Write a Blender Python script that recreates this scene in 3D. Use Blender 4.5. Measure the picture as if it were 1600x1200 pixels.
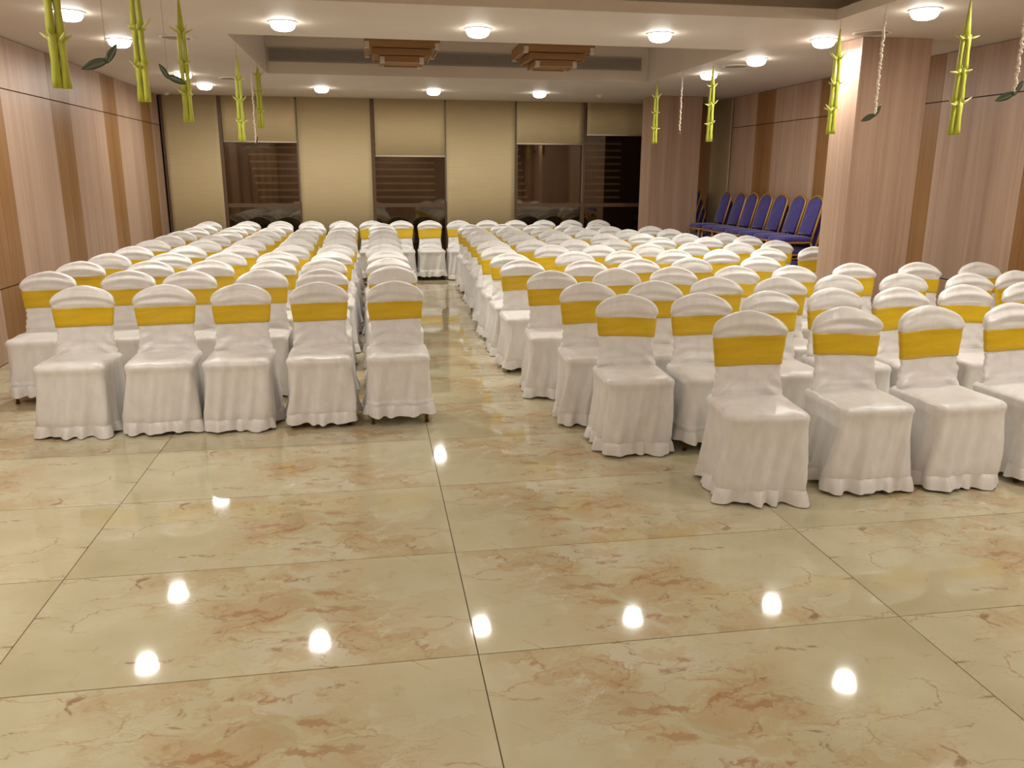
import bpy, math, random
from mathutils import Vector, Matrix, noise

# ------------------------------------------------------------------ reset
for o in list(bpy.data.objects): bpy.data.objects.remove(o, do_unlink=True)
scene = bpy.context.scene
COL = scene.collection
random.seed(7)

# ------------------------------------------------------------------ camera (fitted to the 1.6 x 0.8 m floor tiles)
F_PX, PITCH, YAW, ROLL, CAM_H = 1278.46, 0.2506, 0.1679, -0.0049, 1.608
fwd = Vector((math.sin(YAW)*math.cos(PITCH), math.cos(YAW)*math.cos(PITCH), -math.sin(PITCH)))
right0 = Vector((math.cos(YAW), -math.sin(YAW), 0))
down0 = fwd.cross(right0)
right = math.cos(ROLL)*right0 + math.sin(ROLL)*down0
down = -math.sin(ROLL)*right0 + math.cos(ROLL)*down0
cam_d = bpy.data.cameras.new('camera'); cam = bpy.data.objects.new('camera', cam_d); COL.objects.link(cam)
cam_d.sensor_width = 36; cam_d.lens = F_PX*36/1600; cam_d.clip_start = .05; cam_d.clip_end = 100
cam.matrix_world = Matrix(((right.x, -down.x, -fwd.x, 0), (right.y, -down.y, -fwd.y, 0), (right.z, -down.z, -fwd.z, CAM_H), (0, 0, 0, 1)))
scene.camera = cam

# ------------------------------------------------------------------ world (night outside) and exposure
w = bpy.data.worlds.new('night'); scene.world = w; w.use_nodes = True
w.node_tree.nodes['Background'].inputs[0].default_value = (.012, .013, .018, 1)
w.node_tree.nodes['Background'].inputs[1].default_value = .5
scene.view_settings.view_transform = 'Standard'; scene.view_settings.look = 'None'
scene.view_settings.gamma = 1; scene.view_settings.use_curve_mapping = False
scene.view_settings.exposure = 0.0
LAMP_W = 15.5
LAMP_COL = (1.0, .99, .91)

# ------------------------------------------------------------------ room numbers
XL, XR, YB, YF, ZC = -3.16, 5.55, 13.9, -3.0, 2.768
TX0, TX1 = -1.17, 3.58                 # ceiling trays
TRAYS = ((-1.5, 6.28, 3.05), (7.87, 10.75, 3.20))
COVE = .25                             # the near tray widens above its lip

# ------------------------------------------------------------------ materials
def srgb(r, g, b):
    f = lambda c: (c/255/12.92) if c/255 <= .04045 else ((c/255+.055)/1.055)**2.4
    return (f(r), f(g), f(b), 1)
MATS = {}
def mat(name, col, rough=.5, metal=0, spec=.5, sheen=0, coat=0):
    m = bpy.data.materials.new(name); m.use_nodes = True
    p = m.node_tree.nodes['Principled BSDF']
    p.inputs['Base Color'].default_value = col; p.inputs['Roughness'].default_value = rough
    p.inputs['Metallic'].default_value = metal; p.inputs['Specular IOR Level'].default_value = spec
    p.inputs['Sheen Weight'].default_value = sheen; p.inputs['Coat Weight'].default_value = coat
    MATS[name] = m
    return m
class NT:
    def __init__(s, m): s.nt = m.node_tree; s.p = s.nt.nodes['Principled BSDF']
    def n(s, t, **k):
        x = s.nt.nodes.new(t)
        for a, v in k.items(): setattr(x, a, v)
        return x
    def l(s, a, b): s.nt.links.new(a, b)
    def coord(s, scale=(1, 1, 1), kind='Object', loc=(0, 0, 0)):
        tc = s.n('ShaderNodeTexCoord'); mp = s.n('ShaderNodeMapping')
        mp.inputs['Scale'].default_value = scale; mp.inputs['Location'].default_value = loc
        s.l(tc.outputs[kind], mp.inputs['Vector']); return mp.outputs['Vector']
    def noise(s, vec, scale, detail=3, rough=.5, dist=0):
        t = s.n('ShaderNodeTexNoise'); t.inputs['Scale'].default_value = scale; t.inputs['Detail'].default_value = detail
        t.inputs['Roughness'].default_value = rough; t.inputs['Distortion'].default_value = dist
        s.l(vec, t.inputs['Vector']); return t
    def ramp(s, fac, stops, interp='LINEAR'):
        r = s.n('ShaderNodeValToRGB'); cr = r.color_ramp; cr.interpolation = interp
        while len(cr.elements) < len(stops): cr.elements.new(.5)
        for e, (p, c) in zip(cr.elements, stops): e.position = p; e.color = c if len(c) == 4 else (*c, 1)
        s.l(fac, r.inputs['Fac']); return r.outputs['Color']
    def mix(s, fac, a, b, mode='MIX'):
        m = s.n('ShaderNodeMix', data_type='RGBA', blend_type=mode)
        for v, i in ((fac, 0), (a, 6), (b, 7)):
            if hasattr(v, 'is_output'): s.l(v, m.inputs[i])
            else: m.inputs[i].default_value = v
        return m.outputs[2]
    def math(s, op, a, b=0):
        m = s.n('ShaderNodeMath', operation=op)
        for v, i in ((a, 0), (b, 1)):
            if hasattr(v, 'is_output'): s.l(v, m.inputs[i])
            else: m.inputs[i].default_value = v
        return m.outputs[0]
    def bump(s, h, strength=.2, dist=.01):
        b = s.n('ShaderNodeBump'); b.inputs['Strength'].default_value = strength; b.inputs['Distance'].default_value = dist
        s.l(h, b.inputs['Height']); s.l(b.outputs[0], s.p.inputs['Normal'])

def grey(v): return (v, v, v, 1)
def wood(name, c0, c1, rough, scale=(26, 26, .7)):
    m = mat(name, c0, rough); t = NT(m)
    v = t.coord(scale)
    a = t.noise(v, 1.0, 5, .6, .3).outputs['Fac']
    b = t.noise(t.coord((scale[0]*.16, scale[1]*.16, .12)), 1.0, 2).outputs['Fac']
    f = t.math('ADD', t.math('MULTIPLY', a, .6), t.math('MULTIPLY', b, .5))
    t.l(t.ramp(f, ((.36, c0), (.74, c1))), t.p.inputs['Base Color'])
    t.bump(a, .06, .002)
    return m
wood('light_laminate', srgb(160, 127, 108), srgb(190, 161, 139), .42)
wood('brown_laminate', srgb(128, 88, 50), srgb(160, 117, 72), .40)
wood('lamp_wood', srgb(136, 98, 58), srgb(168, 128, 82), .5, (2, 40, 40))
mat('groove', srgb(66, 42, 26), .7)
m = mat('ceiling_paint', srgb(222, 208, 190), .6); t = NT(m)
t.l(t.ramp(t.noise(t.coord((1.3, 1.3, 1.3)), 1.0, 3).outputs['Fac'], ((.3, srgb(212, 200, 188)), (.7, srgb(220, 209, 197)))), t.p.inputs['Base Color'])
mat('grout', srgb(108, 88, 58), .7)

# marble print: one tile print in tile-local coordinates, with vein networks and angular tan patches
m = mat('marble_tile', (.6, .5, .35, 1), .045, spec=.5); t = NT(m)
v0 = t.coord()
wn = t.noise(v0, 2.6, 5, .62)
sub = t.n('ShaderNodeVectorMath', operation='SUBTRACT'); t.l(wn.outputs['Color'], sub.inputs[0]); sub.inputs[1].default_value = (.5, .5, .5)
scl = t.n('ShaderNodeVectorMath', operation='SCALE'); t.l(sub.outputs[0], scl.inputs[0]); scl.inputs['Scale'].default_value = .34
add = t.n('ShaderNodeVectorMath', operation='ADD'); t.l(v0, add.inputs[0]); t.l(scl.outputs[0], add.inputs[1])
wv = add.outputs[0]
rotm = t.n('ShaderNodeMapping'); rotm.inputs['Rotation'].default_value = (0, 0, -.55); rotm.inputs['Scale'].default_value = (1, 1.9, 1); t.l(wv, rotm.inputs['Vector'])
base = t.ramp(t.noise(v0, 1.7, 4, .55, .4).outputs['Fac'], ((.3, srgb(186, 176, 143)), (.52, srgb(197, 188, 157)), (.72, srgb(207, 200, 172))))
# where the busy part of the print is: a slanted band through the tile
sep = t.n('ShaderNodeSeparateXYZ'); t.l(wv, sep.inputs[0])
band = t.math('ADD', t.math('MULTIPLY', sep.outputs[0], 1.0), t.math('MULTIPLY', sep.outputs[1], .55))
band = t.math('ABSOLUTE', t.math('SUBTRACT', band, .12))
bandm = t.ramp(band, ((.16, grey(1)), (.46, grey(0))))
big = t.ramp(t.noise(t.coord((1, 1, 1), loc=(3.3, 1.7, 0)), 2.2, 3).outputs['Fac'], ((.46, grey(0)), (.60, grey(1))))
zone = t.mix(.35, bandm, big)
vo = t.n('ShaderNodeTexVoronoi', feature='F1'); vo.inputs['Scale'].default_value = 3.7; t.l(rotm.outputs[0], vo.inputs['Vector'])
cell = t.n('ShaderNodeSeparateColor'); t.l(vo.outputs['Color'], cell.inputs[0])
patch = t.ramp(cell.outputs[0], ((.0, grey(0)), (.40, grey(.0)), (.46, grey(.8)), (.72, grey(.4)), (.86, grey(1))), 'CONSTANT')
pf = t.math('MULTIPLY', t.math('MULTIPLY', patch, zone), .55)
tan = t.mix(cell.outputs[1], srgb(172, 144, 102), srgb(182, 158, 126))
c1 = t.mix(pf, base, tan)
pale = t.ramp(cell.outputs[2], ((.0, grey(0)), (.8, grey(1))), 'CONSTANT')
c1 = t.mix(t.math('MULTIPLY', t.math('MULTIPLY', pale, zone), .8), c1, srgb(206, 200, 178))
# cloudy rust inside the band
rm = t.n('ShaderNodeMapping'); rm.inputs['Rotation'].default_value = (0, 0, .5); rm.inputs['Scale'].default_value = (.75, 1.7, 1); rm.inputs['Location'].default_value = (7.1, 2.2, 0); t.l(wv, rm.inputs['Vector'])
rust = t.ramp(t.noise(rm.outputs[0], 4.0, 10, .66, .35).outputs['Fac'], ((.47, grey(0)), (.50, grey(.55)), (.56, grey(.6)), (.60, grey(1))))
rust2 = t.ramp(t.noise(rm.outputs[0], 7.0, 10, .7, .8).outputs['Fac'], ((.56, grey(0)), (.61, grey(1))))
wide = t.ramp(band, ((.22, grey(1)), (.62, grey(0))))
c2 = t.mix(t.math('MULTIPLY', t.math('MULTIPLY', rust, wide), .62), c1, srgb(184, 150, 106))
c2 = t.mix(t.math('MULTIPLY', t.math('MULTIPLY', rust2, bandm), .62), c2, srgb(158, 112, 74))
# veins
ve = t.n('ShaderNodeTexVoronoi', feature='DISTANCE_TO_EDGE'); ve.inputs['Scale'].default_value = 3.7; t.l(rotm.outputs[0], ve.inputs['Vector'])
vein = t.ramp(ve.outputs['Distance'], ((.0, grey(1)), (.028, grey(0))))
vm = t.ramp(t.noise(v0, 4.0, 3).outputs['Fac'], ((.5, grey(0)), (.62, grey(1))))
c3 = t.mix(t.math('MULTIPLY', t.math('MULTIPLY', vein, vm), .6), c2, srgb(160, 112, 72))
fine = t.ramp(t.noise(t.coord((1, 2.4, 1), loc=(1.1, 5.2, 0)), 6.5, 9, .72, 1.6).outputs['Fac'], ((.486, grey(0)), (.5, grey(1)), (.514, grey(0))))
fm = t.ramp(t.noise(v0, 2.9, 2).outputs['Fac'], ((.52, grey(0)), (.66, grey(1))))
c4 = t.mix(t.math('MULTIPLY', t.math('MULTIPLY', fine, fm), .55), c3, srgb(150, 104, 70))
dark = t.ramp(t.noise(t.coord((1, 2.0, 1), loc=(-2.3, .4, 0)), 4.4, 8, .7, .6).outputs['Fac'], ((.63, grey(0)), (.68, grey(1))))
c5 = t.mix(t.math('MULTIPLY', dark, .7), c4, srgb(138, 96, 66))
t.l(c5, t.p.inputs['Base Color'])

def fabric(name, c0, c1, rough, sheen, bscale, bstr):
    m = mat(name, c0, rough, sheen=sheen); t = NT(m)
    t.p.inputs['Sheen Roughness'].default_value = .4
    a = t.noise(t.coord(bscale), 1.0, 4, .55, .8).outputs['Fac']
    t.l(t.ramp(a, ((.3, c0), (.7, c1))), t.p.inputs['Base Color'])
    t.bump(a, bstr, .006)
    return m
fabric('white_satin', srgb(226, 222, 219), srgb(238, 235, 233), .32, .15, (13, 13, 7), .5)
fabric('yellow_satin', srgb(206, 168, 24), srgb(222, 184, 40), .30, .05, (4, 4, 30), .25)
fabric('blue_velvet', srgb(50, 42, 108), srgb(70, 60, 136), .85, .3, (40, 40, 40), .2)
fabric('blind_cream', srgb(192, 171, 130), srgb(198, 178, 138), .8, 0, (3, 3, 60), .05)
mat('blind_bar', srgb(214, 200, 184), .35)
mat('gold_metal', srgb(196, 142, 62), .32, 1)
mat('gold_paint', srgb(178, 130, 66), .38, .35)
mat('foot_rubber', srgb(60, 40, 28), .6)
mat('frame_brown', srgb(96, 70, 47), .45)
mat('louvre_grey', srgb(226, 220, 208), .6)
mat('outside_wall', srgb(52, 38, 30), .8)
mat('lamp_trim', srgb(232, 226, 216), .4)
mat('speaker_grey', srgb(150, 136, 122), .6)
mat('grille_grey', srgb(158, 150, 142), .5)
mat('grille_dark', srgb(120, 112, 104), .7)
mat('cap_white', srgb(206, 190, 176), .5)
mat('detector_white', srgb(214, 204, 192), .5)
mat('thread', srgb(176, 160, 136), .8)
mat('jasmine', srgb(232, 216, 196), .7)
mat('mango_leaf', srgb(62, 72, 46), .45)
fabric('palm_leaf', srgb(160, 168, 40), srgb(202, 202, 76), .5, 0, (60, 60, 4), .2)
mat('palm_tip', srgb(206, 206, 120), .55)
m = mat('diffuser', (1, 1, 1, 1), .5); p = m.node_tree.nodes['Principled BSDF']
p.inputs['Emission Color'].default_value = (1, .95, .88, 1); p.inputs['Emission Strength'].default_value = 20
# dark window glass: mostly see-through with a tint, part mirror
m = bpy.data.materials.new('window_glass'); m.use_nodes = True; MATS['window_glass'] = m
nt = m.node_tree; nt.nodes.remove(nt.nodes['Principled BSDF'])
tr = nt.nodes.new('ShaderNodeBsdfTransparent'); tr.inputs[0].default_value = srgb(204, 197, 184)
gl = nt.nodes.new('ShaderNodeBsdfGlossy'); gl.inputs['Color'].default_value = srgb(222, 208, 190); gl.inputs['Roughness'].default_value = .03
mx = nt.nodes.new('ShaderNodeMixShader'); mx.inputs[0].default_value = .17
nt.links.new(tr.outputs[0], mx.inputs[1]); nt.links.new(gl.outputs[0], mx.inputs[2]); nt.links.new(mx.outputs[0], nt.nodes['Material Output'].inputs[0])

# ------------------------------------------------------------------ mesh helpers
class MB:
    def __init__(s): s.v = []; s.f = []
    def box(s, x0, x1, y0, y1, z0, z1):
        b = len(s.v)
        s.v += [(x, y, z) for z in (z0, z1) for x, y in ((x0, y0), (x1, y0), (x1, y1), (x0, y1))]
        s.f += [tuple(b+i for i in q) for q in ((3, 2, 1, 0), (4, 5, 6, 7), (0, 1, 5, 4), (1, 2, 6, 5), (2, 3, 7, 6), (3, 0, 4, 7))]
        return s
    def loops(s, L, cap0=False, cap1=False, closed=True):
        b = len(s.v); n = len(L[0])
        for lp in L: s.v += [tuple(p) for p in lp]
        m = n if closed else n-1
        for i in range(len(L)-1):
            for j in range(m):
                k = (j+1) % n
                s.f.append((b+i*n+j, b+i*n+k, b+(i+1)*n+k, b+(i+1)*n+j))
        if cap0: s.f.append(tuple(b+j for j in reversed(range(n))))
        if cap1: s.f.append(tuple(b+(len(L)-1)*n+j for j in range(n)))
        return s
    def tube(s, pts, r, n=8, rs=None, cap=True):
        pts = [Vector(p) for p in pts]; L = []; up = None
        for i, p in enumerate(pts):
            d = (pts[min(i+1, len(pts)-1)]-pts[max(i-1, 0)]).normalized()
            if up is None:
                up = Vector((0, 0, 1)) if abs(d.z) < .9 else Vector((1, 0, 0))
            a = (up-d*up.dot(d)).normalized(); c = d.cross(a); up = a
            rr = rs[i] if rs else r
            L.append([p+rr*(math.cos(2*math.pi*k/n)*a+math.sin(2*math.pi*k/n)*c) for k in range(n)])
        return s.loops(L, cap, cap)
    def disc(s, c, prof, n=32):
        "lathe around z: prof = (r, z) list"
        L = [[(c[0]+r*math.cos(2*math.pi*k/n), c[1]+r*math.sin(2*math.pi*k/n), c[2]+z) for k in range(n)] for r, z in prof]
        return s.loops(L, prof[0][0] > 0, prof[-1][0] > 0)
    def blob(s, c, r, n=8, m=5, sz=1):
        return s.disc(c, [(max(1e-4, r*math.sin(math.pi*i/m)), -sz*r*math.cos(math.pi*i/m)) for i in range(m+1)], n)
    def build(s, name, material, parent=None, smooth=False, link=True):
        me = bpy.data.meshes.new(name); me.from_pydata(s.v, [], s.f); me.update()
        if smooth: me.polygons.foreach_set('use_smooth', [True]*len(me.polygons))
        if material: me.materials.append(MATS[material])
        o = bpy.data.objects.new(name, me)
        COL.objects.link(o)
        if parent: o.parent = parent
        return o
def tag(o, label=None, cat=None, group=None, kind=None):
    if label: o['label'] = label
    if cat: o['category'] = cat
    if group: o['group'] = group
    if kind: o['kind'] = kind
    return o
def empty(name, loc=(0, 0, 0), rz=0):
    o = bpy.data.objects.new(name, None); COL.objects.link(o); o.empty_display_size = .1
    o.location = loc; o.rotation_euler = (0, 0, rz); return o
def inst(name, me, parent):
    o = bpy.data.objects.new(name, me); COL.objects.link(o); o.parent = parent; return o
ORD = ['first', 'second', 'third', 'fourth', 'fifth', 'sixth', 'seventh', 'eighth', 'ninth', 'tenth', 'eleventh', 'twelfth', 'thirteenth', 'fourteenth', 'fifteenth', 'sixteenth']

# ------------------------------------------------------------------ floor with tiles
fl = MB().box(XL-.1, XR+.1, YF-.1, YB+.9, -.12, -.0025).build('floor', 'grout'); tag(fl, kind='structure')
GX, GY, TW, TD, GAP = .309, 2.491, 1.6, .8, .0022
tile_mb = MB().box(-TW/2+GAP, TW/2-GAP, -TD/2+GAP, TD/2-GAP, -.012, 0)
tile_me = None
tr_ = random.Random(3)
def tile_mesh(x0, x1, y0, y1):
    return MB().box(x0, x1, y0, y1, -.012, 0)
for i in range(-3, 4):
    for j in range(-8, 16):
        cx, cy = GX+(i+.5)*TW, GY+(j+.5)*TD
        lx0, lx1 = max(-TW/2+GAP, XL+.002-cx), min(TW/2-GAP, XR-.002-cx)
        ly0, ly1 = max(-TD/2+GAP, YF+.002-cy), min(TD/2-GAP, YB-.002-cy)
        if lx1-lx0 < .02 or ly1-ly0 < .02: continue
        flip = (i % 2 == 0)
        full = lx1-lx0 > TW-.01 and ly1-ly0 > TD-.01
        if full:
            if tile_me is None:
                o = tile_mb.build('floor_tile', 'marble_tile', fl); tile_me = o.data
            else: o = inst('floor_tile', tile_me, fl)
        else:
            a = (lx0, lx1, ly0, ly1)
            if flip: a = (-lx1, -lx0, -ly1, -ly0)
            o = tile_mesh(*a).build('floor_tile', 'marble_tile', fl)
        o.location = (cx, cy, 0)
        # hand-laid tiles are never perfectly level
        o.rotation_euler = (tr_.gauss(0, .00035), tr_.gauss(0, .0005), math.pi if flip else 0)

# ------------------------------------------------------------------ ceiling with two trays
cl = MB()
T = .06
def slab(x0, x1, y0, y1): cl.box(x0, x1, y0, y1, ZC, ZC+T)
slab(XL-.1, TX0, YF-.1, YB+.1); slab(TX1, XR+.1, YF-.1, YB+.1)
ys = [YF-.1]
for a, b, h in TRAYS: ys += [a, b]
ys.append(YB+.1)
for k in range(0, len(ys), 2): slab(TX0, TX1, ys[k], ys[k+1])
a, b, h = TRAYS[0]; g = COVE; zl = 2.848
cl.box(TX0-g, TX0, a-g, b+g, ZC+T, zl); cl.box(TX1, TX1+g, a-g, b+g, ZC+T, zl)
cl.box(TX0, TX1, a-g, a, ZC+T, zl); cl.box(TX0, TX1, b, b+g, ZC+T, zl)
cl.box(TX0-g-T, TX0-g, a-g-T, b+g+T, ZC+T, h); cl.box(TX1+g, TX1+g+T, a-g-T, b+g+T, ZC+T, h)
cl.box(TX0-g, TX1+g, a-g-T, a-g, ZC+T, h); cl.box(TX0-g, TX1+g, b+g, b+g+T, ZC+T, h)
cl.box(TX0-g-T, TX1+g+T, a-g-T, b+g+T, h, h+T)
for a, b, h in TRAYS[1:]:
    cl.box(TX0-T, TX0, a-T, b+T, ZC+T, h); cl.box(TX1, TX1+T, a-T, b+T, ZC+T, h)
    cl.box(TX0, TX1, a-T, a, ZC+T, h); cl.box(TX0, TX1, b, b+T, ZC+T, h)
    cl.box(TX0-T, TX1+T, a-T, b+T, h, h+T)
tag(cl.build('ceiling', 'ceiling_paint'), kind='structure')

# ------------------------------------------------------------------ panelled side walls
ZG = (0.0, .63, 2.32, ZC)
def wall_side(name, xw, sgn, ymax, skip=None):
    core = MB().box(min(xw, xw-sgn*.14)-0, max(xw, xw-sgn*.14), YF-.1, YB+.12, 0, ZC).build(name, 'groove')
    tag(core, kind='structure')
    y = 11.12; cuts = []
    k0 = -9
    for k in range(k0, 3):
        s = 11.12+1.74*k
        cuts += [(s, s+.275, 'accent_panel'), (s+.275, s+.55, 'accent_panel'), (s+.55, s+1.74, 'light_panel')]
    for a, b, n in cuts:
        a, b = max(a, YF), min(b, ymax)
        if b-a < .03: continue
        g = .002 if n == 'accent_panel' else .0035
        for z0, z1 in zip(ZG, ZG[1:]):
            pm = MB().box(min(xw, xw+sgn*.018), max(xw, xw+sgn*.018), a+g, b-g, z0+.005, z1-.005)
            pm.build(n, 'brown_laminate' if n == 'accent_panel' else 'light_laminate', core)
    return core
XLs, XRs = XL-.018, XR+.018
wl = wall_side('wall_left', XLs, 1, YB-.02)
wr = wall_side('wall_right', XRs, -1, 12.46)
# far end of the right wall: light panel behind a blind, then a narrow brown strip
for a, b, n in ((12.46, 13.27, 'light_panel'), (13.28, 13.58, 'accent_panel'), (13.58, 13.88, 'accent_panel')):
    MB().box(XR, XRs, a+.003, b-.003, .005, ZC-.005).build(n, 'brown_laminate' if n[0] == 'a' else 'light_laminate', wr)
wf = MB().box(XL-.1, XR+.1, YF-.14, YF-.02, 0, ZC).build('wall_front', 'groove'); tag(wf, kind='structure')
nx = 8
for k in range(nx):
    a = XL+(XR-XL)*k/nx; b = XL+(XR-XL)*(k+1)/nx
    for z0, z1 in zip(ZG, ZG[1:]):
        MB().box(a+.004, b-.004, YF-.02, YF, z0+.005, z1-.005).build('light_panel', 'light_laminate', wf)

# ------------------------------------------------------------------ window wall
BX = [-3.14, -2.29, -1.115, .045, 1.235, 2.39, 3.545, 4.72]
wb = MB().box(BX[-1], XR+.1, YB, YB+.12, 0, ZC).build('wall_back', 'groove'); tag(wb, kind='structure')
for z0, z1 in zip(ZG, ZG[1:]):
    MB().box(BX[-1]+.004, XR-.004, YB-.018, YB, z0+.005, z1-.005).build('light_panel', 'light_laminate', wb)
RAIL = 1.11
slat_x = {1: (-1.95, -1.15), 3: (.09, 1.06), 5: (2.42, 2.62), 6: (3.62, 4.25)}
for k in range(7):
    x0, x1 = BX[k], BX[k+1]
    fr = MB()
    fr.box(x0, x0+.045, YB, YB+.09, 0, ZC); fr.box(x1-.02, x1, YB, YB+.09, 0, ZC)
    fr.box(x0+.045, x1-.02, YB+.01, YB+.08, RAIL-.03, RAIL+.03); fr.box(x0+.045, x1-.02, YB, YB+.09, 0, .07)
    fr.box(x0+.045, x1-.02, YB, YB+.09, ZC-.06, ZC)
    wo = fr.build('window_%d' % (k+1), 'frame_brown'); tag(wo, kind='structure')
    MB().box(x0+.045, x1-.02, YB+.04, YB+.048, RAIL+.03, ZC-.06).build('pane', 'window_glass', wo)
    MB().box(x0+.045, x1-.02, YB+.04, YB+.048, .07, RAIL-.03).build('pane', 'window_glass', wo)
    if k in slat_x:
        a, b = slat_x[k]
        for q in range(9 if k != 5 else 8):
            z = 1.22+q*.111
            sh = {1: .028*(8-q)*.9, 3: 0, 5: 0, 6: 0}[k]
            bb = b-(.02*q if k == 5 else 0)
            MB().box(a-.0+sh*.9, bb, YB+.13, YB+.20, z, z+.032).build('louvre_slat', 'louvre_grey', wo)
# building shell outside the glass so the night view ends on a wall
ow = MB().box(XL-.1, XR+.1, YB+.75, YB+.85, 0, ZC+.2).build('wall_outside', 'outside_wall'); tag(ow, kind='structure')

# ------------------------------------------------------------------ roller blinds
def blind(x0, x1, zb, label, y=YB-.02, axis='x'):
    e = empty('roller_blind', ((x0+x1)/2, y, zb) if axis == 'x' else (y, (x0+x1)/2, zb), 0 if axis == 'x' else math.pi/2)
    h = (x1-x0)/2; H = ZC-zb
    f = MB(); n = 14; L = []
    for i in range(2):
        yy = -.0015+.003*i
        L.append([(-h+2*h*q/n, yy+.0015*math.sin(q*1.3), .02) for q in range(n+1)])
    top = [[(p[0], p[1], H-.002) for p in l] for l in L]
    f.loops([L[0]+L[1][::-1], top[0]+top[1][::-1]], True, True)
    f.build('fabric', 'blind_cream', e, True)
    MB().tube([(-h, 0, .0125), (h, 0, .0125)], .0125, 10).build('bottom_bar', 'blind_bar', e, True)
    if zb > 1:
        MB().tube([(h+.012, -.004, H-.04), (h+.012, -.004, RAIL-zb+.05)], .0022, 6).build('chain', 'cap_white', e)
    tag(e, label, 'blind', 'roller blinds on the window wall'); return e
blind(-3.10, -2.295, .03, 'cream roller blind fully lowered in the corner by the striped wall')
blind(-2.235, -1.125, 2.075, 'cream roller blind partly lowered over dark window near the striped corner')
blind(-1.10, .035, .03, 'cream roller blind fully lowered between two dark windows, farther from the pillar')
blind(.10, 1.222, 1.875, 'cream roller blind hanging lowest over its dark window, facing the aisle')
blind(1.245, 2.38, .03, 'cream roller blind fully lowered between aisle window and paired windows by pillar')
blind(2.41, 3.525, 2.09, 'cream roller blind partly lowered over wide dark window beside paired window')
blind(3.60, 4.70, 2.245, 'cream roller blind shortest of all, over the window nearest the far pillar')
e = blind(12.475, 13.262, .03, 'cream blind lowered on wood wall behind stacked blue chairs', XR-.014, 'y')

# ------------------------------------------------------------------ columns
def column(x0, x1, y0, y1, label):
    e = empty('column', ((x0+x1)/2, (y0+y1)/2, 0)); hx, hy = (x1-x0)/2, (y1-y0)/2; g = .006
    MB().box(-hx+.012, hx-.012, -hy+.012, hy-.012, 0, ZC).build('core', 'groove', e)
    MB().box(-hx+g, hx-g, -hy, -hy+.014, .002, ZC-.002).build('facing_panel', 'light_laminate', e)
    MB().box(-hx+g, hx-g, hy-.014, hy, .002, ZC-.002).build('facing_panel', 'light_laminate', e)
    MB().box(-hx, -hx+.014, -hy+.001, hy-.001, .002, ZC-.002).build('facing_panel', 'light_laminate', e)
    MB().box(hx-.014, hx, -hy+.001, hy-.001, .002, ZC-.002).build('facing_panel', 'light_laminate', e)
    tag(e, label, 'column')
column(4.21, 4.87, 6.92, 7.32, 'wood-clad square column standing among the chairs, its side lit by a downlight')
column(4.235, 5.03, 12.45, 12.90, 'wood-clad square pillar in front of the window wall beside blue chairs')

# ------------------------------------------------------------------ downlights
LR = .098
trim_me = diff_me = None
def downlight(x, y, label, group, zc=ZC):
    global trim_me, diff_me
    e = empty('downlight', (x, y, zc))
    if trim_me is None:
        a = MB().disc((0, 0, 0), [(LR+.016, 0), (LR+.014, -.006), (LR, -.007), (LR-.004, -.002)], 40).build('trim_ring', 'lamp_trim', e, True); trim_me = a.data
        b = MB().disc((0, 0, -.002), [(LR, 0), (LR*.985, -.016), (LR*.94, -.032), (LR*.85, -.047), (LR*.70, -.058), (LR*.45, -.065), (1e-4, -.068)], 40).build('diffuser', 'diffuser', e, True); diff_me = b.data  # rounded bulge added to imitate lens glow around a flat recessed lamp
    else:
        inst('trim_ring', trim_me, e); inst('diffuser', diff_me, e)
    ld = bpy.data.lights.new('downlight_light', 'AREA'); ld.shape = 'DISK'; ld.size = 2*LR*.70; ld.energy = LAMP_W; ld.color = LAMP_COL; ld.spread = math.radians(180)
    lo = bpy.data.objects.new('downlight_light', ld); COL.objects.link(lo); lo.parent = e; lo.location = (0, 0, -.0705)
    tag(e, label, 'downlight', group)
bx = (-2.165, -.635, .92, 2.46, 3.97)
bl = ('beside the striped wall', 'second from the striped wall', 'middle of the row', 'second from the column', 'beside the column')
for i, x in enumerate(bx):
    downlight(x, (7.04, 7.17, 7.19, 7.12, 7.14)[i], 'lit round downlight between the ceiling trays, '+bl[i], 'downlights between the trays')
wl_ = ('by the striped wall corner', 'above the blind between dark windows', 'above the aisle', 'nearest the far pillar')
for i, x in enumerate((-2.16, -.62, .94, 2.49)):
    downlight(x, (12.25, 12.34, 12.36, 12.40)[i], 'lit round downlight in the row along the window wall, '+wl_[i], 'downlights along the window wall')
downlight(-2.18, 8.38, 'lit round downlight by striped wall, alongside near end of the far ceiling tray', 'side downlights')
downlight(-2.18, 11.0, 'lit round downlight by striped wall, alongside far end of the far ceiling tray', 'side downlights')
downlight(3.95, 8.41, 'lit round downlight just past the column, beside the far ceiling tray', 'side downlights')
downlight(3.97, 9.69, 'lit round downlight alongside the stacked blue chairs, second past the column', 'side downlights')
downlight(3.97, 5.77, 'lit round downlight between column and near ceiling tray corner', 'side downlights')
for i, y in enumerate((4.45, 3.1, 1.8, .5, -.8, -2.1)):
    downlight(3.97, y, 'lit round downlight beside near tray on column side, %s past the corner one' % ORD[i], 'near side downlights')
for i, y in enumerate((4.45, 3.1, 1.8, .5, -.8, -2.1)):
    downlight(-2.17, y, 'lit round downlight beside near tray on striped wall side, %s along' % ORD[i], 'near side downlights')

downlight(.92, -2.2, 'lit round downlight in the middle behind the near tray', None)

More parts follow.
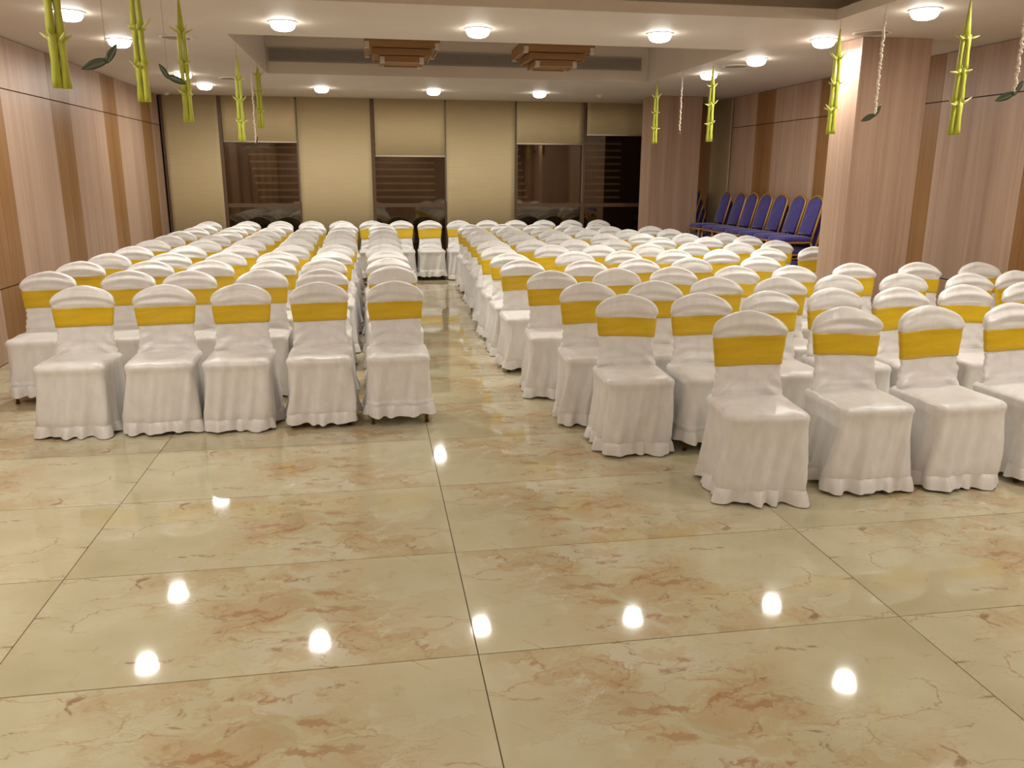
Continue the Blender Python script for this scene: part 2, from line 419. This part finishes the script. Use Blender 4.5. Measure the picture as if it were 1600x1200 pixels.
# ------------------------------------------------------------------ ceiling fittings
def speaker(x, y, label, r=.14):
    e = empty('ceiling_speaker', (x, y, ZC))
    MB().disc((0, 0, 0), [(r, 0), (r, -.008), (r-.012, -.012), (r-.016, -.008)], 36).build('rim', 'lamp_trim', e, True)
    MB().disc((0, 0, -.003), [(r-.014, 0), (r-.02, -.005), (1e-4, -.006)], 36).build('mesh_cover', 'speaker_grey', e, True)
    tag(e, label, 'speaker', 'round ceiling speakers')
speaker(-1.64, 8.13, 'round grey ceiling speaker near tray corner, striped wall side')
speaker(-1.69, 11.37, 'round grey ceiling speaker beyond far tray, striped wall side')
speaker(3.98, 8.97, 'round grey ceiling speaker between two downlights past the column')
speaker(4.16, 6.72, 'round grey ceiling speaker right in front of the column top', .15)
def detector(x, y, label):
    e = empty('smoke_detector', (x, y, ZC))
    MB().disc((0, 0, 0), [(.055, 0), (.055, -.012), (.045, -.016)], 28).build('base', 'detector_white', e, True)
    MB().disc((0, 0, -.014), [(.042, 0), (.038, -.018), (.02, -.026), (1e-4, -.028)], 28).build('dome', 'detector_white', e, True)
    tag(e, label, 'smoke detector')
detector(3.45, 12.55, 'small white smoke detector on ceiling in front of the far pillar')
detector(-2.95, 13.55, 'small white ceiling dome in the corner of striped wall and blinds')

# air grille on the far face of the far tray
def grille():
    y = TRAYS[1][1]; z0, z1 = 2.905, 3.055; x0, x1 = TX0+.03, TX1-.10
    e = empty('air_grille', ((x0+x1)/2, y, (z0+z1)/2)); h = (x1-x0)/2; v = (z1-z0)/2
    MB().box(-h, h, -.006, 0, -v, v).build('backing', 'grille_dark', e)
    f = MB(); f.box(-h, h, -.022, -.006, v-.012, v); f.box(-h, h, -.022, -.006, -v, -v+.012)
    f.box(-h, -h+.012, -.022, -.006, -v+.012, v-.012); f.box(h-.012, h, -.022, -.006, -v+.012, v-.012)
    f.build('frame', 'grille_grey', e)
    n = 7
    for k in range(n):
        z = -v+.012+(2*v-.024)*(k+.5)/n
        MB().box(-h+.012, h-.012, -.020, -.006, z-.006, z+.006).build('slat', 'grille_grey', e)
    for k in range(1, 8):
        x = -h+2*h*k/8
        MB().box(x-.004, x+.004, -.023, -.020, -v+.012, v-.012).build('divider', 'grille_grey', e)
    tag(e, 'long grey air conditioning grille inside the far ceiling tray', 'air grille')
grille()

# stepped wooden pendant lamps
def pendant(x, label):
    zt = TRAYS[1][2]; e = empty('wooden_pendant', (x, 9.66, 2.772)); Z = zt-2.772
    tiers = ((.395, .125, .24), (.315, .06, .125), (.238, .0, .06))
    for (h, z0, z1), nm in zip(tiers, ('top_tier', 'middle_tier', 'bottom_tier')):
        t = .022; fr = MB()
        fr.box(-h, h, -h, -h+t, z0, z1); fr.box(-h, h, h-t, h, z0, z1)
        fr.box(-h, -h+t, -h+t, h-t, z0, z1); fr.box(h-t, h, -h+t, h-t, z0, z1)
        fr.box(-h+t, h-t, -h+t, h-t, z0+.012, z0+.02)
        p = fr.build(nm, 'lamp_wood', e)
    for (h, z0, z1) in tiers[:1]+tiers[2:]:
        for sx in (-1, 1):
            for sy in (-1, 1):
                c = h-.028
                MB().box(sx*c-.024, sx*c+.024, sy*c-.031, sy*c+.031, z0-.012, z0+.05).build('corner_block', 'cap_white', e)
    for sx in (-1, 1):
        for sy in (-1, 1):
            MB().tube([(sx*.3, sy*.3, .02+.16), (sx*.3, sy*.3, Z)], .006, 8).build('rod', 'cap_white', e, True)
    tag(e, label, 'pendant lamp', 'stepped wooden pendants in the far tray')
pendant(.385, 'stepped wooden pendant lamp in far tray, the one nearer the striped wall')
pendant(2.075, 'stepped wooden pendant lamp in far tray, the one nearer the columns')

# ------------------------------------------------------------------ hanging leaf ornaments and garlands
def leaf_ornament(x, y, zb, lean, seed, label, nseg=3):
    r = random.Random(seed); e = empty('leaf_ornament', (x, y, zb), -math.atan2(x, y)+r.uniform(-.35, .35)); Z = ZC-zb
    sl = .19
    for k in range(nseg):
        z0 = k*sl; w0, w1 = .026-.002*k, .020-.001*k
        for s in (-1, 1):
            a = MB()
            L = []
            for q in range(7):
                f = q/6; ww = (w1+(w0-w1)*abs(math.cos(f*math.pi)))*1.0
                cx = s*(.017-.004*f*f); bul = .012+.006*math.sin(f*math.pi)
                L.append([(cx+ww*.72*math.cos(2*math.pi*u/10), bul*math.sin(2*math.pi*u/10), z0+f*(sl+.012)) for u in range(10)])
            a.loops(L, True, True).build('folded_leaf', 'palm_leaf', e, True)
        zt = z0+sl
        for q in range(5):
            an = q*2*math.pi/5+r.uniform(-.3, .3); d = Vector((math.cos(an), math.sin(an)*.8, 0))
            tip = Vector((0, 0, zt+r.uniform(-.01, .045)))+d*r.uniform(.052, .078); b0 = Vector((0, 0, zt-.015))+d*.016
            MB().tube([b0, (b0+tip)/2+d*.004, tip], .005, 5, [.008, .007, .001]).build('leaf_tip', 'palm_tip', e, True)
    z0 = nseg*sl; tp = min(Z-.02, z0+.20)
    MB().loops([[((.024-.019*f)*math.cos(2*math.pi*u/10), (.014-.009*f)*math.sin(2*math.pi*u/10), z0+f*(tp-z0)) for u in range(10)] for f in (0, .3, .6, .85, 1)], True, True).build('tapered_leaf', 'palm_leaf', e, True)
    MB().tube([(0, 0, tp-.01), (0, 0, Z)], .0018, 6).build('thread', 'thread', e)
    tag(e, label, 'leaf ornament', 'green leaf ornaments hung along the trays')
lz = (('near tray, striped-wall side', -1.17, ((3.68, 1.93, 'closest to the open floor'), (4.94, 1.98, 'middle of three'), (6.06, 1.94, 'by the tray corner'))),
      ('far tray, striped-wall side', -1.17, ((8.46, 1.90, 'by the nearer tray corner'), (9.99, 2.10, 'toward the windows'))),
      ('near tray, column side', 3.58, ((4.80, 1.86, 'over the front rows'), (6.24, 1.93, 'just in front of the column'))),
      ('far tray, column side', 3.58, ((8.67, 1.96, 'under a downlight'), (10.44, 2.00, 'before the far pillar'))))
sd = 0
for place, x, items in lz:
    for y, zb, w_ in items:
        leaf_ornament(x+(.006 if x > 0 else -.006)*3, y, zb, 0, sd, 'yellow-green hanging leaf ornament, '+place+', '+w_, 3); sd += 1

def garland(x, y, zb, label, seed, beads=True, rz=0):
    r = random.Random(seed); e = empty('flower_garland', (x, y, zb), rz); Z = ZC-zb
    MB().tube([(0, 0, .06), (0, 0, Z)], .0015, 6).build('thread', 'thread', e)
    b = MB(); z = .07
    while beads and z < Z-.06:
        an = r.uniform(0, 6.28); q = .004
        b.blob((q*math.cos(an), q*math.sin(an), z), r.uniform(.0075, .0105), 7, 4, 1.15); z += .0125
    if beads: tag(b.build('flower_strand', 'jasmine', e, True), kind='stuff')
    # folded mango leaf: two blades from the knot, one hanging down, one pointing up
    def blade(d0, length, wid, curl):
        m_ = MB(); L = []; n = 9
        d0 = Vector(d0).normalized(); sd_ = d0.cross(Vector((0, 1, 0))).normalized()
        for i in range(n):
            f = i/(n-1); c = d0*length*f+Vector((0, 0, curl*f*f)); ww = max(.0008, wid*math.sin(math.pi*min(1, .12+.88*f))**.8)
            nb = Vector((0, 1, 0))
            L.append([c-sd_*ww, c-sd_*ww*.5+nb*.004, c+nb*.0065, c+sd_*ww*.5+nb*.004, c+sd_*ww, c+sd_*ww*.5+nb*.002, c+nb*.004, c-sd_*ww*.5+nb*.002])
        m_.loops(L, True, True); return m_
    blade((-.85, 0, -.25), .12, .021, -.01).build('leaf', 'mango_leaf', e, True).location = (0, 0, .055)
    blade((.55, 0, .85), .10, .017, .0).build('leaf', 'mango_leaf', e, True).location = (-.005, 0, .045)
    tag(e, label, 'garland', 'jasmine garlands hung along the trays')
garland(-1.19, 4.33, 2.06, 'dark leaf on a pale thread, striped-wall side, closest to the open floor', 1, False, rz=.1)
garland(-1.19, 5.56, 2.12, 'dark leaf on a pale thread, striped-wall side, before the near tray corner', 2, False, rz=2.9)
garland(-1.19, 9.45, 1.86, 'thin jasmine garland hanging in front of dark window on striped wall side', 3, rz=1.2)
garland(3.6, 4.34, 2.01, 'jasmine garland with dark green leaf hanging over front rows on column side', 4, rz=0)
garland(3.6, 5.67, 1.98, 'jasmine garland with dark green leaf hanging in front of the column', 5, rz=.15)
garland(3.6, 9.57, 2.05, 'thin jasmine garland hanging in front of the far pillar', 6, rz=1.3)

# ------------------------------------------------------------------ white covered chairs
def perimeter(hw, yf, yb, r, n):
    "rounded rectangle, points + outward normals, evenly spaced"
    segs = []; cs = ((hw-r, yb-r, 0), (-hw+r, yb-r, 90), (-hw+r, yf+r, 180), (hw-r, yf+r, 270))
    raw = []
    for cx, cy, a0 in cs:
        for k in range(9):
            a = math.radians(a0+90*k/8); raw.append((Vector((cx+r*math.cos(a), cy+r*math.sin(a))), Vector((math.cos(a), math.sin(a)))))
    raw.append(raw[0])
    ln = [0]
    for i in range(1, len(raw)): ln.append(ln[-1]+(raw[i][0]-raw[i-1][0]).length)
    out = []; j = 0
    for k in range(n):
        s = ln[-1]*k/n
        while ln[j+1] < s: j += 1
        f = (s-ln[j])/max(1e-9, ln[j+1]-ln[j])
        out.append((raw[j][0].lerp(raw[j+1][0], f), raw[j][1].lerp(raw[j+1][1], f).normalized(), s))
    return out, ln[-1]

YB0, YT = .150, .200
def back_y(z): return YB0+(YT-YB0)*max(0, (z-.45))/.45
WP = ((.36, .190), (.44, .190), (.48, .186), (.53, .176), (.59, .170), (.64, .172), (.71, .181), (.762, .186), (.775, .193), (.785, .197))
def back_w(z):
    for (a, wa), (b, wb_) in zip(WP, WP[1:]):
        if z <= b:
            f = max(0, (z-a)/(b-a)); return wa+(wb_-wa)*f
    return WP[-1][1]
def back_t(z):
    if z < .5: return .034
    if z < .755: return .027
    return .027+.012*math.sin(min(1, (z-.755)/.05)*math.pi/2)
def section(z, w_, t_, n=60, grow=0):
    pts = []
    for k in range(n):
        a = 2*math.pi*k/n; c, s = math.cos(a), math.sin(a)
        x = (w_+grow)*math.copysign(abs(c)**.55, c); y = (t_+grow)*math.copysign(abs(s)**.75, s)
        pts.append(Vector((x, back_y(z)+y-.026*(x/.19)**2, z)))       # slightly cupped round the sitter
    return pts

def make_cover(seed, hem):
    r = random.Random(seed); off = Vector((seed*3.7, seed*1.3, seed*2.1))
    N = 144
    per, P = perimeter(.204, -.245, .195, .05, N)
    nf = 9; ph = [r.uniform(0, 6.28) for _ in range(6)]; fr = [r.choice((7, 8, 9)), r.choice((12, 13, 15)), r.choice((19, 21, 23))]
    def fold(s):
        u = 2*math.pi*s/P
        pin = lambda a: (math.exp(1.8*math.cos(a))-1.99)/4.06        # narrow ridges, broad valleys
        return .85*pin(fr[0]*u+ph[0]+1.3*math.sin(2*u+ph[3]))+.75*pin(fr[1]*u+ph[1]+1.2*math.sin(3*u+ph[4]))+.25*math.sin(fr[2]*u+ph[2])
    mb = MB(); L = []
    # seat top, from the middle outward, then over the edge and down
    for sc, z in ((.02, .470), (.3, .470), (.6, .468), (.82, .464), (.93, .459)):
        L.append([Vector((p.x*sc, (p.y+.02)*sc-.02, z+.006*noise.noise(Vector((p.x*sc*9, p.y*sc*9, 0))+off))) for p, n_, s in per])
    zs = ((-.007, .454), (.001, .444), (.004, .430), (-.002, .412), (-.005, .385), (-.004, .35), (-.002, .31), (.001, .265), (.004, .22), (.007, .175), (.010, .135), (.012, hem+.082), (.008, hem+.072))
    for o_, z in zs:
        t_ = max(0, (.43-z)/.36); lp = []
        for p, n_, s in per:
            a = fold(s+.06*t_)*(.0015+.0175*t_**.75)
            a += .010*t_*noise.noise(Vector((p.x*6, p.y*6, z*5))+off)
            rear = .5+.5*min(1, max(0, (.2-p.y)/.1))
            q = p+n_*(o_+a*rear)
            lp.append(Vector((q.x, q.y, z)))
        L.append(lp)
    mb.loops(L, True, False)
    # frill
    fb = MB(); FL = []; last = L[-1]; M = 216
    rp = [r.uniform(0, 6.28) for _ in range(4)]; rf = r.choice((12, 14, 16))
    for q in range(6):
        f = q/5; lp = []
        for k in range(M):
            s = k/M*N; i = int(s) % N; g = s-int(s); j = (i+1) % N
            b0 = last[i].lerp(last[j], g); nn = per[i][1].lerp(per[j][1], g); u = 2*math.pi*k/M
            rip = math.sin(rf*u+rp[0]+1.5*math.sin(3*u+rp[1])+.8*math.sin(7*u+rp[3]))
            a = .002+f**.6*(.013+.0135*math.tanh(1.8*rip)+.006*math.sin(7*u+rp[2]))
            z = hem+.076-f*(.070+.004*rip+.005*math.sin(4*u+rp[3]))
            lp.append(Vector((b0.x+nn.x*a, b0.y+nn.y*a, max(.004, z))))
        FL.append(lp)
    fb.loops(FL)
    # back
    BL = []; zz = [.36, .43]+[.45+.0095*k for k in range(20)]+[.65, .68, .71, .74, .76, .77, .778]
    prof = [(z, back_w(z), back_t(z)) for z in zz]
    ZS, ZH = .785, .114
    for k in range(19):
        th = math.pi/2*k/18; prof.append((ZS+ZH*math.sin(th), max(.002, .197*(1-min(1, math.sin(th))**2.4)**.68), max(.0015, .039*math.cos(th)**.55)))
    for z, w_, t_ in prof:
        lp = section(z, w_, t_)
        for i, p in enumerate(lp):
            front = p.y < back_y(z)-.004
            v = Vector((p.x, p.y, z))
            wr_ = 0
            if z > .77: # soft roll and folds over the crown
                wr_ = .010*noise.noise(Vector((p.x*5, 0, z*24+60*p.x*p.x))+off)+.0045*math.sin((z-.77)*100+90*p.x*p.x+ph[0])
            elif z < .64:
                g = (.64-z)/.18; ed = abs(p.x)/.19
                d1 = math.sin((z*70+abs(p.x)*46)+ph[1]+3*noise.noise(Vector((p.x*4, 1, z*6))+off))
                wr_ = min(1, g)*(.010*d1*(.15+ed*.9)+.013*noise.noise(Vector((p.x*7, 3, z*30))+off))
            if not front: wr_ *= .4
            elif z > .765:
                za = .800+.040*(1-(p.x/.19)**2); wr_ += .011*math.exp(-((z-za)/.014)**2)*(1-.3*(p.x/.19)**2)
            tap = max(0, min(1, (.895-z)/.03))
            p.y += (-1 if front else 1)*wr_*tap
            if z > .46 and z < .63: p.x *= 1+.018*math.sin(z*150+ph[2])
        BL.append(lp)
    mb.loops(BL, True, True)
    return mb, fb
def make_sash(tilt, seed, zlo=.640, zhi=.760):
    r = random.Random(seed); mb = MB(); L = []
    rows = ((.636, .001), (.638, .0052), (.660, .0056), (.685, .0044), (.712, .0052), (.738, .0046), (.758, .0055), (.764, .0050), (.766, .001))
    for z, g in rows:
        z = zlo+(z-.636)/.13*(zhi-zlo)
        lp = section(z, back_w(z), back_t(z), 60, g)
        for p in lp:
            p.z += tilt*p.x+.0035*math.sin(p.x*9+seed)+.002*noise.noise(Vector((p.x*20, seed, z*30)))
            p.y += .0012*math.sin(z*160+4*p.x+seed)*(-1 if p.y < back_y(z) else 1)
        L.append(lp)
    return mb.loops(L)
covers = []; frills = []; sashes = []
HEMS = (.004, .012, .026, .056, .008)
for s in range(5):
    a, b = make_cover(s+1, HEMS[s])
    o = a.build('cover', 'white_satin', None, True); f = b.build('frill', 'white_satin', None, True)
    covers.append(o.data); frills.append(f.data)
    bpy.data.objects.remove(o); bpy.data.objects.remove(f)
for s, t_ in enumerate((0, .03, -.03, .05)):
    o = make_sash(t_, s, *((.640, .760), (.618, .770), (.642, .758), (.636, .762))[s]).build('sash', 'yellow_satin', None, True); sashes.append(o.data); bpy.data.objects.remove(o)
o = MB().tube([(0, 0, .016), (0, 0, .40)], .0115, 10).build('leg', 'gold_metal', None, True); leg_me = o.data; bpy.data.objects.remove(o)
o = MB().disc((0, 0, 0), [(.014, 0), (.0145, .007), (.012, .012)], 10).build('foot_cap', 'foot_rubber', None, True); cap_me = o.data; bpy.data.objects.remove(o)
cr = random.Random(21)
def white_chair(x, yb, rz, label, group, var=None, sv=None):
    var = cr.randrange(5) if var is None else var; sv = cr.randrange(4) if sv is None else sv
    e = empty('covered_chair', (x, yb-.2, 0), rz)
    c = inst('cover', covers[var], e); inst('frill', frills[var], c); inst('sash', sashes[sv], e)
    for sx in (-1, 1):
        for ly in (-.205, .165):
            l = inst('leg', leg_me, e); l.location = (sx*.178, ly, 0); inst('foot_cap', cap_me, l)
    tag(e, label, 'chair', group)
    return e
def far(y): return y*(1+.020*max(0, y-6.2)/7)
GL_, GR_, GB_ = 'covered chairs beside the striped wall', 'covered chairs on the column side', 'covered chairs in the row along the windows'
LX = (-2.37, -1.84, -1.35, -.85, -.385, .145)
LY = (5.68, 6.50, 7.27, 7.97, 8.72, 9.48, 10.20, 10.90, 11.60, 12.27)
fixL = {0: (None, -1.87, -1.35, -.88, -.37, .14), 1: (-2.37, -1.82, -1.36, -.84, -.39, .15)}
for ri, y in enumerate(LY):
    for ci, x in enumerate(LX):
        if ri in fixL: x = fixL[ri][ci]
        if x is None: continue
        j = 1 if ri > 1 else .3
        yy = y+(.06 if (ri == 1 and ci in (0, 1)) else 0)+(.1 if (ri == 1 and ci == 5) else 0)
        lab = 'white-covered yellow-sashed chair, striped-wall block, %s row from open floor, %s from aisle' % (ORD[ri], ORD[5-ci])
        v = (None, 0, 1, 4, 2, 3)[ci] if ri == 0 else None
        white_chair(x+cr.gauss(0, .012*j), far(yy)+cr.gauss(0, .02*j), cr.gauss(0, .025), lab, GL_, v, 0 if ri == 0 else None)
RR = [((1.93, 4.03), (2.53, 4.08), (3.04, 4.06), (3.58, 4.08), (4.12, 4.1)),
      ((1.52, 4.84), (2.0, 4.84), (2.48, 4.86), (2.98, 4.95), (3.43, 4.92), (3.95, 4.98), (4.5, 5.05)),
      ((1.43, 5.45), (1.91, 5.46), (2.43, 5.61), (2.89, 5.55), (3.42, 5.64), (3.96, 5.66), (4.47, 5.60), (4.98, 5.7)),
      ((1.33, 6.16), (1.89, 6.27), (2.36, 6.30), (2.91, 6.31), (3.39, 6.27), (3.99, 6.38), (4.60, 6.38), (5.13, 6.32)),
      ((1.27, 7.0), (1.81, 6.90), (2.31, 6.99), (2.80, 7.01), (3.48, 7.06)),
      ((1.27, 7.62), (1.91, 7.72), (2.42, 7.76), (2.95, 7.80), (3.43, 7.76), (3.98, 7.88), (4.53, 7.92)),
      ((1.28, 8.33), (1.85, 8.46), (2.34, 8.41), (2.93, 8.50), (3.48, 8.58), (3.99, 8.57), (4.53, 8.75)),
      ((1.31, 9.05), (1.78, 9.17), (2.27, 9.14), (2.76, 9.16), (3.37, 9.35), (3.96, 9.33), (4.53, 9.47)),
      ((1.36, 9.90), (1.83, 9.98), (2.32, 10.05), (2.87, 9.98), (3.36, 9.97), (3.92, 9.92), (4.45, 9.94)),
      ((1.40, 10.62), (1.88, 10.7), (2.36, 10.68), (2.87, 10.7), (3.42, 10.73), (4.03, 10.75)),
      ((1.41, 11.3), (1.90, 11.34), (2.38, 11.3), (2.86, 11.36), (3.36, 11.36), (3.96, 11.38)),
      ((1.43, 11.96), (1.92, 11.98), (2.40, 11.95), (2.87, 11.98), (3.34, 11.95))]
rzR = {(0, 0): -.13, (0, 1): -.06, (0, 2): .02, (0, 3): .02, (1, 0): -.05, (1, 1): -.06, (2, 0): -.07, (3, 0): -.09}
vR = {(0, 0): 0, (0, 1): 1, (0, 2): 4, (0, 3): 2, (1, 0): 4, (1, 1): 3, (1, 2): 3}
for ri, row in enumerate(RR):
    for ci, (x, y) in enumerate(row):
        lab = 'white-covered yellow-sashed chair, column-side block, %s row from open floor, %s from aisle' % (ORD[ri], ORD[ci])
        wc = white_chair(x, far(y), rzR.get((ri, ci), cr.gauss(-.02, .035)), lab, GR_, vR.get((ri, ci)), 1 if (ri, ci) == (0, 0) else None)
        if ri == 0: wc.scale = (1.02, 1.02, 1.02)
BXC = (-2.44, -1.87, -1.39, -.92, -.46, .0, .45, .91, 1.37, 1.83, 2.29, 2.75, 3.21, 3.67)
for i, x in enumerate(BXC):
    white_chair(x, 13.26, cr.gauss(0, .02), 'white-covered yellow-sashed chair, row along the window wall, %s from striped wall' % ORD[i], GB_)

# ------------------------------------------------------------------ stacked blue banquet chairs
def arc_outline(hw, z0, zs, zt, n=10):
    pts = [(-hw, z0), (-hw, (z0+zs)/2), (-hw, zs)]
    for k in range(1, n):
        a = math.pi*k/n; pk = .012*max(0, 1-abs(k-n/2)/(n*.22))
        pts.append((-hw*math.cos(a), zs+(zt-zs)*math.sin(a)**.75+pk))
    return pts+[(hw, zs), (hw, (z0+zs)/2), (hw, z0)]
def lean(z): return .19+(z-.45)*.26
def banquet_meshes():
    d = {}
    # seat cushion
    per, P = perimeter(.20, -.21, .19, .06, 40); L = []
    for sc, z in ((.92, .395), (1, .405), (1, .435), (.96, .452), (.8, .462), (.4, .466), (.02, .467)):
        L.append([(p.x*sc, p.y*sc, z) for p, n_, s in per])
    d['seat'] = MB().loops(L, True, True), 'blue_velvet'
    L = [[(p.x+n_.x*o_, p.y+n_.y*o_, z) for p, n_, s in per] for o_, z in ((-.01, .378), (.004, .380), (.006, .392), (.004, .403), (-.01, .404))]
    d['seat_frame'] = MB().loops(L, True, True), 'gold_paint'
    ol = arc_outline(.150, .475, .81, .905)
    m_ = MB()
    def ring(sc, dy): return [Vector((x*sc, lean(.5+(z-.5)*1)+dy, .70+(z-.70)*sc)) for x, z in ol]
    m_.loops([ring(.90, -.026), ring(.97, -.022), ring(1, -.012), ring(1, .012), ring(.95, .020)], True, True)
    d['backrest'] = m_, 'blue_velvet'
    fo = arc_outline(.174, .37, .82, .925)
    d['back_frame'] = MB().tube([(x, lean(z), z) for x, z in fo], .0145, 8), 'gold_paint'
    d['stretcher'] = MB().tube([(-.178, -.14, .2), (-.178, .15, .2)], .008, 8).tube([(.178, -.14, .2), (.178, .15, .2)], .008, 8), 'gold_paint'
    out = {}
    for k, (mb, mt) in d.items():
        o = mb.build(k, mt, None, k != 'nothing'); out[k] = o.data; bpy.data.objects.remove(o)
    for k, pts in (('fl', [(-.18, -.19, .385), (-.186, -.205, .2), (-.188, -.215, 0)]), ('fr', [(.18, -.19, .385), (.186, -.205, .2), (.188, -.215, 0)]),
                   ('rl', [(-.19, .17, .385), (-.19, .21, .2), (-.19, .26, 0)]), ('rr', [(.19, .17, .385), (.19, .21, .2), (.19, .26, 0)])):
        o = MB().tube(pts, .0115, 8).build('leg', 'gold_paint', None, True); out[k] = o.data; bpy.data.objects.remove(o)
    return out
BM = banquet_meshes()
pos = ['bottom', 'second from bottom', 'second from top', 'topmost']
for si, y in enumerate((13.13, 12.08, 11.56, 11.18, 10.76, 10.33, 9.87, 9.45)):
    for k in range(4):
        e = empty('banquet_chair', ((5.15 if si == 0 else 5.205)-.05*k, y+random.uniform(-.008, .008), .145*k), -math.pi/2+random.uniform(-.02, .02))
        for n_ in ('seat', 'seat_frame', 'backrest', 'back_frame', 'stretcher'): inst(n_, BM[n_], e)
        for n_ in ('fl', 'fr', 'rl', 'rr'): inst('leg', BM[n_], e)
        tag(e, 'blue gold-framed banquet chair, %s of its stack, %s stack from the far pillar' % (pos[k], ORD[si]), 'chair', 'stacked blue banquet chairs')
